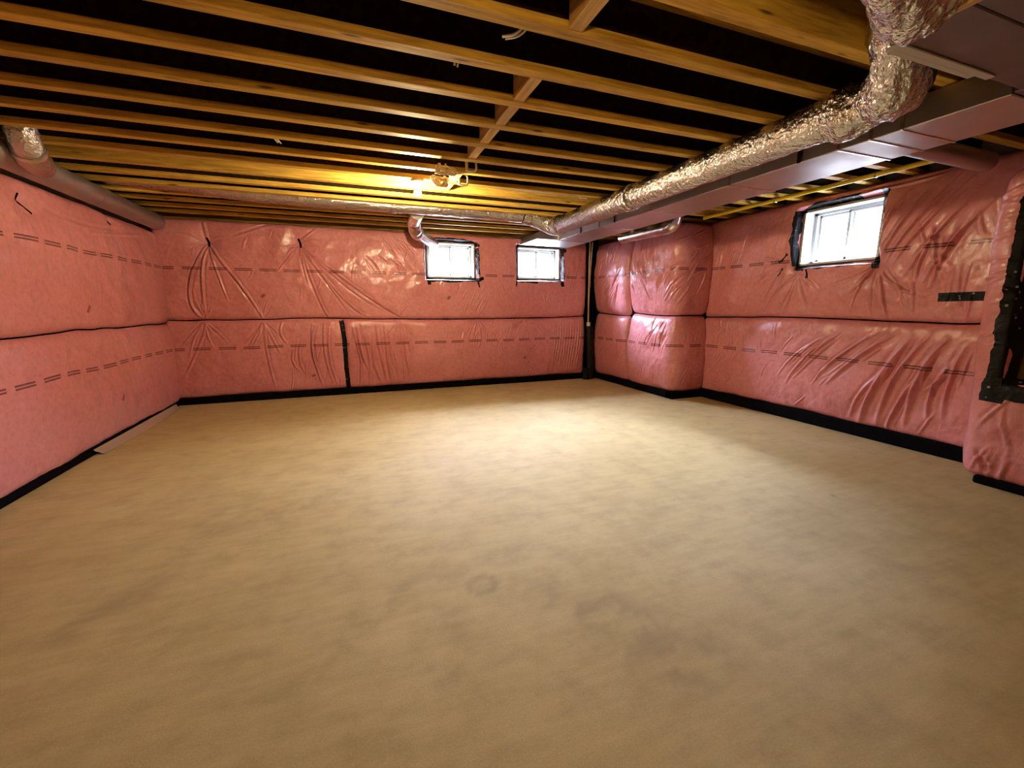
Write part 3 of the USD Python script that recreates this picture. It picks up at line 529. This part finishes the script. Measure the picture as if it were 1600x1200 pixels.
# ------------------------------------------------------------------ ceiling: subfloor, joists, blocking
ceil = thing('ceiling', kind='structure')
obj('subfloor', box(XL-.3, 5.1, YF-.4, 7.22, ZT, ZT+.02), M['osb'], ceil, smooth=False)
obj('rim_board', box(XL-.22, 4.94, 6.965, 7.015, 2.30, ZT-.002), M['joist'], ceil, smooth=False)
JW = .066; PITCHJ = .3372; Y0 = 1.886
rj = random.Random(5)
jy_ = [Y0+PITCHJ*k for k in range(-12, 15)]
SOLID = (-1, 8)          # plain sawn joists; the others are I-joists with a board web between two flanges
for k, y in zip(range(-12, 15), jy_):
    dz = rj.uniform(-.003, .003)
    if k in SOLID:
        obj('joist', bev_box(-2.40, 4.93, y-JW, y, ZJ+dz, ZT-.001, .003), M['joist'], ceil, smooth=False)
    else:
        j = thing('joist', parent=ceil)
        obj('flange', bev_box(-2.40, 4.93, y-JW, y, ZJ+dz, ZJ+.040+dz, .003), M['joist'], j, smooth=False)
        obj('flange', bev_box(-2.40, 4.93, y-JW, y, ZT-.040, ZT-.001, .003), M['joist'], j, smooth=False)
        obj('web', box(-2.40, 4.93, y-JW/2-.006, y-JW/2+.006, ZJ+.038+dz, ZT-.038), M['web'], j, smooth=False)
for k, (dx, dz) in {-2: (0, 0), -1: (-.005, 0), 1: (0, .004), 2: (.002, 0), 3: (-.002, .003), 4: (0, .002), 6: (.0, .0), 7: (.0, .004)}.items():
    y = Y0+PITCHJ*k
    obj('blocking', bev_box(.945+dx, 1.012+dx, y+.0005, y+PITCHJ-JW-.0005, ZJ+dz+.003, ZT-.002, .003), M['block'], ceil, smooth=False)

# ------------------------------------------------------------------ ducts
def crinkle(amp, fr, seed, ax=1.0):
    def f(S, TH):
        p = np.stack([S*fr*ax, np.cos(TH)*1.6*fr*.12, np.sin(TH)*1.6*fr*.12], -1)
        n = meshkit.fbm(p, 4, seed)-.5; r = np.abs(meshkit.noise(p*2.1, seed+3)-.5)
        return amp*(1.6*n-1.2*r+.3)
    return f
ZD = 2.28
tr = thing('trunk_duct', 'long rectangular sheet-metal trunk duct under the joists, running to the right-hand rear window', 'duct')
cuts = [1.26, 1.70, 1.86, 2.04, 2.9, 3.9, 4.9, 6.02]
for a, b in zip(cuts[:-1], cuts[1:]):
    obj('duct_section', bev_box(3.02, 3.54, a+.002, b-.002, ZD, ZJ-.006, .004), M['sheet'], tr, smooth=False)
for y in cuts[1:-1]:
    obj('drive_cleat', cat(bev_box(3.012, 3.548, y-.008, y+.008, ZD-.005, ZD+.002, .002), bev_box(3.010, 3.022, y-.008, y+.008, ZD, ZJ-.02, .002)), M['sheet_bright'], tr, smooth=False)
# the boot at its far end, rounded over to the left, above the window
th = np.linspace(0, np.pi/2, 9)
prof = [(3.54, 2.428), (2.82, 2.428)] + [(2.82-.16*math.sin(t), 2.288+.14*math.cos(t)) for t in th] + [(3.54, 2.278)]
pb = trimesh.creation.extrude_polygon(sg.Polygon(prof), .70, engine='earcut'); v = pb.vertices.copy(); pb.vertices = np.stack([v[:, 0], 6.03+v[:, 2], v[:, 1]], 1); pb.fix_normals()
obj('end_boot', pb, M['sheet'], tr, smooth=30)
obj('drive_cleat', cat(bev_box(3.01, 3.55, 6.022, 6.038, ZD-.007, ZD, .002), bev_box(3.006, 3.02, 6.022, 6.038, ZD, ZJ-.02, .002)), M['sheet_bright'], tr, smooth=False)
for y in (2.30, 4.55, 5.35):
    obj('hanger_strap', bev_box(3.004, 3.012, y-.012, y+.012, ZD-.004, ZJ+.03, .001), M['black'], tr, smooth=False)

pl = thing('plenum_duct', 'wide flat sheet-metal plenum at the top right edge, above the foil elbow', 'duct')
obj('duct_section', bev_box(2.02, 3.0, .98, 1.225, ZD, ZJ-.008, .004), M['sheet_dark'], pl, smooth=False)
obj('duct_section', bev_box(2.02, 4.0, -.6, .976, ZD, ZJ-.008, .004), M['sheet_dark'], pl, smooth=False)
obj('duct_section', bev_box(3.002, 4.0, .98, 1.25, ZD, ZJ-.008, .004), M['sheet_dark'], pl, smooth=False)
obj('end_flange', cat(bev_box(2.05, 2.62, 1.226, 1.252, ZD-.004, ZD+.008, .002), bev_box(2.03, 2.7, 1.19, 1.224, ZD-.008, ZD, .002)), M['vinyl'], pl, smooth=False, label='bent metal flange along the far edge, whitened to look lit')  # white vinyl colour puts the lamp light onto the metal lip
obj('side_strip', bev_box(1.985, 2.018, -.6, 1.21, ZD-.002, ZD+.03, .003), M['block'], pl, smooth=False, label='pale tan strip along the left edge')  # lighter tan strip along the lower left edge of the plenum

fd = thing('foil_duct', 'long crinkled foil-wrapped round duct running along the left side of the trunk duct', 'duct')
run, rs = resample([(2.60, 5.12, 2.325), (2.60, 3.4, 2.322), (2.585, 1.80, 2.322)], .014)
obj('duct_run', tube([(2.60, 5.15, 2.325), (2.60, 3.4, 2.322), (2.585, 1.75, 2.322)], .105, 56, .014, crinkle(.012, 34, 3), caps=True), M['foil'], fd, smooth=True)
obj('near_elbow', tube([(2.588, 1.80, 2.320), (2.57, 1.62, 2.310), (2.50, 1.47, 2.312), (2.40, 1.39, 2.37), (2.33, 1.352, 2.47), (2.30, 1.345, 2.62)], lambda S: .118+.012*np.sin(S*22), 56, .012, crinkle(.022, 22, 6)), M['foil'], fd, smooth=True)
obj('far_elbow', tube([(2.60, 5.18, 2.325), (2.58, 5.30, 2.34), (2.48, 5.385, 2.40), (2.30, 5.392, 2.455), (2.18, 5.392, 2.48)], .116, 56, .012, crinkle(.018, 24, 9)), M['foil'], fd, smooth=True)
obj('collar', tube([(2.60, 5.14, 2.325), (2.60, 5.19, 2.325)], .124, 40, .01, crinkle(.006, 40, 12)), M['foil'], fd, smooth=True)
obj('collar', tube([(2.60, 3.62, 2.322), (2.60, 3.72, 2.322)], .119, 40, .01, crinkle(.014, 40, 13)), M['foil'], fd, smooth=True)

bd = thing('bay_duct', 'foil-wrapped round duct lying across the room in a joist bay near the rear wall', 'duct')
obj('duct_run', tube([(2.155, 5.392, 2.478), (1.2, 5.392, 2.490), (-.2, 5.392, 2.490), (-1.0, 5.392, 2.502), (-1.5, 5.392, 2.55), (-2.1, 5.392, 2.565)], .112, 48, .016, crinkle(.009, 26, 15)), M['foil'], bd, smooth=True)
for x in (1.36, .55): obj('collar', tube([(x-.03, 5.392, 2.487), (x+.03, 5.392, 2.487)], .119, 40, .01, crinkle(.008, 40, 17)), M['foil'], bd, smooth=True)

eb = thing('foil_elbow', 'short crumpled foil-wrapped elbow at the top right beside the plenum', 'duct')
obj('duct_run', tube([(1.96, 1.09, 2.345), (1.90, 1.085, 2.345), (1.76, 1.05, 2.352), (1.68, 1.02, 2.42), (1.655, 1.01, 2.52), (1.65, 1.01, 2.64)], lambda S: .112+.014*np.sin(S*24+.6), 56, .011, crinkle(.026, 20, 21)), M['foil'], eb, smooth=True)

ld = thing('wall_duct', 'dull round metal duct along the top of the left wall', 'duct')
obj('duct_run', tube([(-2.17, 6.72, 2.335), (-2.17, YF+.2, 2.335)], .095, 40, .1, None), M['sheet_dull'], ld, smooth=30)
for y in (5.3, 3.9): obj('seam_ring', tube([(-2.17, y-.006, 2.335), (-2.17, y+.006, 2.335)], .098, 40, .006), M['sheet_dull'], ld, smooth=30)
le = thing('takeoff_elbow', 'short shiny elbow rising from the duct on the left wall into the joists', 'duct')
obj('elbow', tube([(-2.06, 4.36, 2.325), (-2.03, 4.22, 2.325), (-1.99, 4.10, 2.38), (-1.98, 4.05, 2.46), (-1.98, 4.045, 2.62)], .088, 40, .015, crinkle(.006, 26, 25)), M['foil'], le, smooth=True)
obj('seam_ring', tube([(-2.005, 4.145, 2.352), (-1.998, 4.12, 2.366)], .097, 40, .01), M['sheet_bright'], le, smooth=30)

wd = thing('window_branch_duct', 'bent galvanised branch pipe dropping from the joists to the left-hand rear window', 'duct')
obj('elbow', tube([(.86, 5.99, 2.40), (.885, 6.04, 2.36), (.90, 6.12, 2.315), (.94, 6.20, 2.292)], .088, 32, .02, lambda S, TH: .004*np.sign(np.sin(S*60))), M['sheet_bright'], wd, smooth=30)
obj('duct_run', tube([(.93, 6.19, 2.295), (1.17, 6.52, 2.232), (1.24, 6.62, 2.215)], .078, 32, .05), M['sheet_bright'], wd, smooth=30)
obj('riser', tube([(.845, 5.53, 2.425), (.85, 5.75, 2.405), (.86, 6.0, 2.40)], .085, 32, .04), M['sheet_bright'], wd, smooth=30)
obj('seam_ring', tube([(.925, 6.185, 2.297), (.945, 6.213, 2.292)], .094, 32, .01), M['sheet'], wd, smooth=30)

sp = thing('corner_branch_pipe', 'short galvanised pipe with an elbow above the boxed-out rear corner', 'duct')
obj('duct_run', tube([(3.99, 5.80, 2.335), (4.03, 4.86, 2.322)], .084, 32, .1), M['sheet_bright'], sp, smooth=30)
obj('elbow', tube([(4.03, 4.88, 2.322), (4.035, 4.80, 2.325), (4.05, 4.735, 2.37), (4.06, 4.718, 2.46), (4.06, 4.718, 2.58)], .088, 32, .02, lambda S, TH: .003*np.sign(np.sin(S*55))), M['sheet_bright'], sp, smooth=30)
cp = thing('cross_branch_pipe', 'dull round branch pipe crossing from the trunk duct to the right wall near the panel', 'duct')
obj('duct_run', tube([(3.545, 1.97, 2.362), (4.55, 1.97, 2.352)], .068, 32, .1), M['sheet_dull'], cp, smooth=30)
obj('collar', tube([(3.543, 1.97, 2.362), (3.575, 1.97, 2.362)], .074, 32, .02), M['sheet_bright'], cp, smooth=30)

# ------------------------------------------------------------------ lamps
def bulb(name, x, y, z, glow, label, stem):
    t = thing(name, label, 'light bulb')
    zc = z
    prof = [(0.0, -.034)] + [(.034*math.sin(a), -.034*math.cos(a)) for a in np.linspace(.15, 2.3, 14)] + [(.016, .040), (.0135, .05), (0, .05)]
    obj('bulb', lathe(prof, (x, y, zc), 32), glow, t, smooth=40)
    obj('screw_base', lathe([(0, .048), (.0135, .048), (.0145, .055), (.0135, .06), (.0145, .065), (.0135, .07), (0, .07)], (x, y, zc), 20), M['sheet_bright'], t, smooth=30)
    top = stem-z
    obj('lampholder', lathe([(0, .062), (.022, .062), (.026, .07), (.030, .085), (.055, .094), (.058, top), (0, top)] if top < .13 else [(0, .062), (.022, .062), (.026, .07), (.026, .12), (.006, .13), (.005, top), (0, top)], (x, y, zc), 28), M['white_plastic'], t, smooth=30)
    return t
bulb('ceiling_bulb', .655, 4.212, 2.325, M['glow'], 'glowing bare bulb in a pale lampholder hanging below the joists', ZJ-.004)
bulb('ceiling_bulb', .60, .69, 2.25, M['glow2'], 'glowing bare bulb hanging on a short cord between the nearest joists, far from the windows', ZJ-.004)

# ------------------------------------------------------------------ small things between the joists
def bundle(name, x, y, z, r, seed, label, n=4):
    R = random.Random(seed); t = thing(name, label, 'cable')
    for k in range(n):
        w1, w2, p1, p2 = R.uniform(1.6, 2.6), R.uniform(2.4, 3.8), R.uniform(0, 6), R.uniform(0, 6); rx, rz = r*R.uniform(.7, 1.1), r*.42*R.uniform(.7, 1.2)
        u = np.linspace(0, 2*np.pi*.9, 34)
        pts = np.stack([x+rx*np.cos(w1*u+p1), y+.022*np.sin(w2*u), z+rz*np.sin(w2*u+p2)], 1)
        pts = np.vstack([[(pts[0][0], y, z+.05)], pts])
        obj('loop', tube(pts, .0075, 8, .012), M['cable'], t, smooth=40)
    return t
bundle('cable_bundle', .80, 3.665, ZJ-.055, .075, 3, 'crumpled pale cable coil under the joists, upper one of two')
bundle('cable_bundle', .815, 3.99, ZJ-.055, .085, 8, 'crumpled pale cable coil under the joists beside the bulb, lower one of two')
def bracket(x, y, z, label):
    t = thing('cable_bracket', label, 'bracket')
    obj('loop', tube([(x-.03, y, z+.09), (x-.03, y, z+.02), (x-.02, y, z), (x+.03, y, z), (x+.05, y, z+.03), (x+.045, y, z+.08), (x+.01, y, z+.095)], .009, 10, .01), M['cable'], t, smooth=40)
    obj('plate', bev_box(x-.04, x-.024, y-.02, y+.02, z, z+.12, .002), M['cable'], t, smooth=False)
bracket(1.02, 3.70, ZJ-.03, 'small pale bracket under the joists beside the upper cable coil')
bracket(1.04, 4.05, ZJ-.05, 'small pale D-shaped bracket under the joists beside the blocking')
t = thing('junction_box', 'dark octagonal junction box tucked high between the near joists', 'electrical box')
ob = trimesh.creation.cylinder(radius=.052, height=.05, sections=8); ob.apply_translation([.93, 2.03, 2.60]); obj('box', ob, M['sheet_dull'], t, smooth=False)
ob = trimesh.creation.cylinder(radius=.012, height=.03, sections=12); ob.apply_translation([.95, 2.03, 2.565]); obj('knockout', ob, M['sheet'], t, smooth=30)
for i, (pts, lab) in enumerate((([(.88, 1.90, 2.60), (.80, 1.93, 2.50), (.74, 1.96, 2.455), (.70, 1.98, 2.452)], 'thin white cable drooping between the near joists left of the blocking'),
        ([(.565, 2.24, 2.62), (.57, 2.29, 2.52), (.565, 2.32, 2.475)], 'short white cable end hanging between the joists, second bay'),
        ([(-.46, 3.60, 2.55), (-.42, 3.63, 2.46), (-.40, 3.65, 2.44)], 'short pale cable end hanging in a joist bay left of the bulb'))):
    o = thing('cable', lab, 'cable'); obj('strand', tube(pts, .006, 8, .02), M['white_plastic'], o, smooth=40); obj('strand', tube([(a+.018, b+.01, c) for a, b, c in pts], .005, 8, .02), M['white_plastic'], o, smooth=40)
t = thing('joist_conduit', 'thin bright metal conduit laid across the joist bay in front of the bay duct', 'pipe')
obj('pipe', tube([(1.15, 4.30, ZJ+.025), (1.9, 4.30, ZJ+.02), (2.42, 4.30, ZJ+.018)], .009, 10, .05), M['sheet_bright'], t, smooth=40)
obj('coupling', tube([(2.38, 4.30, ZJ+.018), (2.48, 4.30, ZJ+.016)], .018, 12, .02), M['sheet_bright'], t, smooth=40)
# yellow line along the head of the right wall
t = thing('yellow_pipe', 'thin bright yellow pipe running under the joists above the right-hand window', 'pipe')
obj('pipe', tube([(4.36, 2.12, ZJ-.024), (4.36, 4.55, ZJ-.024)], .021, 12, .2), M['yellow'], t, smooth=40)
for y in (2.6, 3.55): obj('clip', bev_box(4.34, 4.38, y-.008, y+.008, ZJ-.048, ZJ-.001, .002), M['sheet_bright'], t, smooth=False)
# corner pipe
t = thing('corner_pipe', 'slim vertical pipe in the rear right corner, pale above a fat black lower length', 'pipe')
obj('upper_pipe', tube([(3.965, 6.72, 2.40), (3.975, 6.72, .98)], .016, 16, .1), M['film'], t, smooth=40, label='pale slim upper pipe')
obj('upper_pipe', tube([(4.03, 6.74, 2.40), (3.99, 6.74, 1.5), (3.985, 6.74, .98)], .011, 16, .1), M['white_plastic'], t, smooth=40, label='thin white pipe beside it')
obj('coupling', tube([(3.98, 6.72, 1.02), (3.98, 6.72, .95)], .034, 20, .02), M['white_plastic'], t, smooth=30)
obj('lower_pipe', tube([(3.99, 6.70, .955), (4.01, 6.69, .5), (4.02, 6.68, .002)], .058, 24, .05), M['black'], t, smooth=30, label='fat black lower pipe')
obj('base_fitting', tube([(3.93, 6.67, .20), (3.93, 6.67, .002)], .06, 20, .03), M['black'], t, smooth=30)
# loose strip of clear film lying along the foot of the left wall
def flap():
    n = 60; y = np.linspace(4.7, 6.65, n); R = meshkit.noise(np.stack([y*3, 0*y, 0*y], -1), 8)
    x_out = XL+.055+.05*np.sin(np.pi*(y-4.7)/1.95)**.8+.03*(R-.5)
    V = np.stack([np.stack([XL+.0+0*y, y, .055+0*y], 1), np.stack([XL+.02+0*y, y, .022+.012*R], 1), np.stack([(XL+.02+x_out)/2, y, .010+.014*R], 1), np.stack([x_out, y, .004+0*y], 1)], 1)
    a, F = grid_mesh(V); b = a.copy(); b[:, 2] -= .003; F2 = F[:, ::-1]+len(a)
    k = V.shape[1]; bd = np.array([i*k for i in range(n)]+[(n-1)*k+j for j in range(1, k)]+[i*k+k-1 for i in range(n-2, -1, -1)]+list(range(k-2, 0, -1))); b2 = np.roll(bd, -1)
    Q = np.vstack([F, F2, np.stack([bd, b2, b2+len(a), bd+len(a)], 1)])
    m = trimesh.Trimesh(np.vstack([a, b]), np.vstack([Q[:, [0, 1, 2]], Q[:, [0, 2, 3]]]), process=False); m.fix_normals(); return m
tag(obj('film_flap', flap(), M['film'], smooth=True), 'loose strip of clear plastic film lying on the floor along the left wall', 'plastic film')

# ------------------------------------------------------------------ outside
tag(obj('outside_ground', cat(box(-30, 40, 7.22, 60, 1.2, 1.55), box(5.14, 40, -30, 7.22, 1.2, 1.55)), M['ground'], smooth=False), kind='structure')
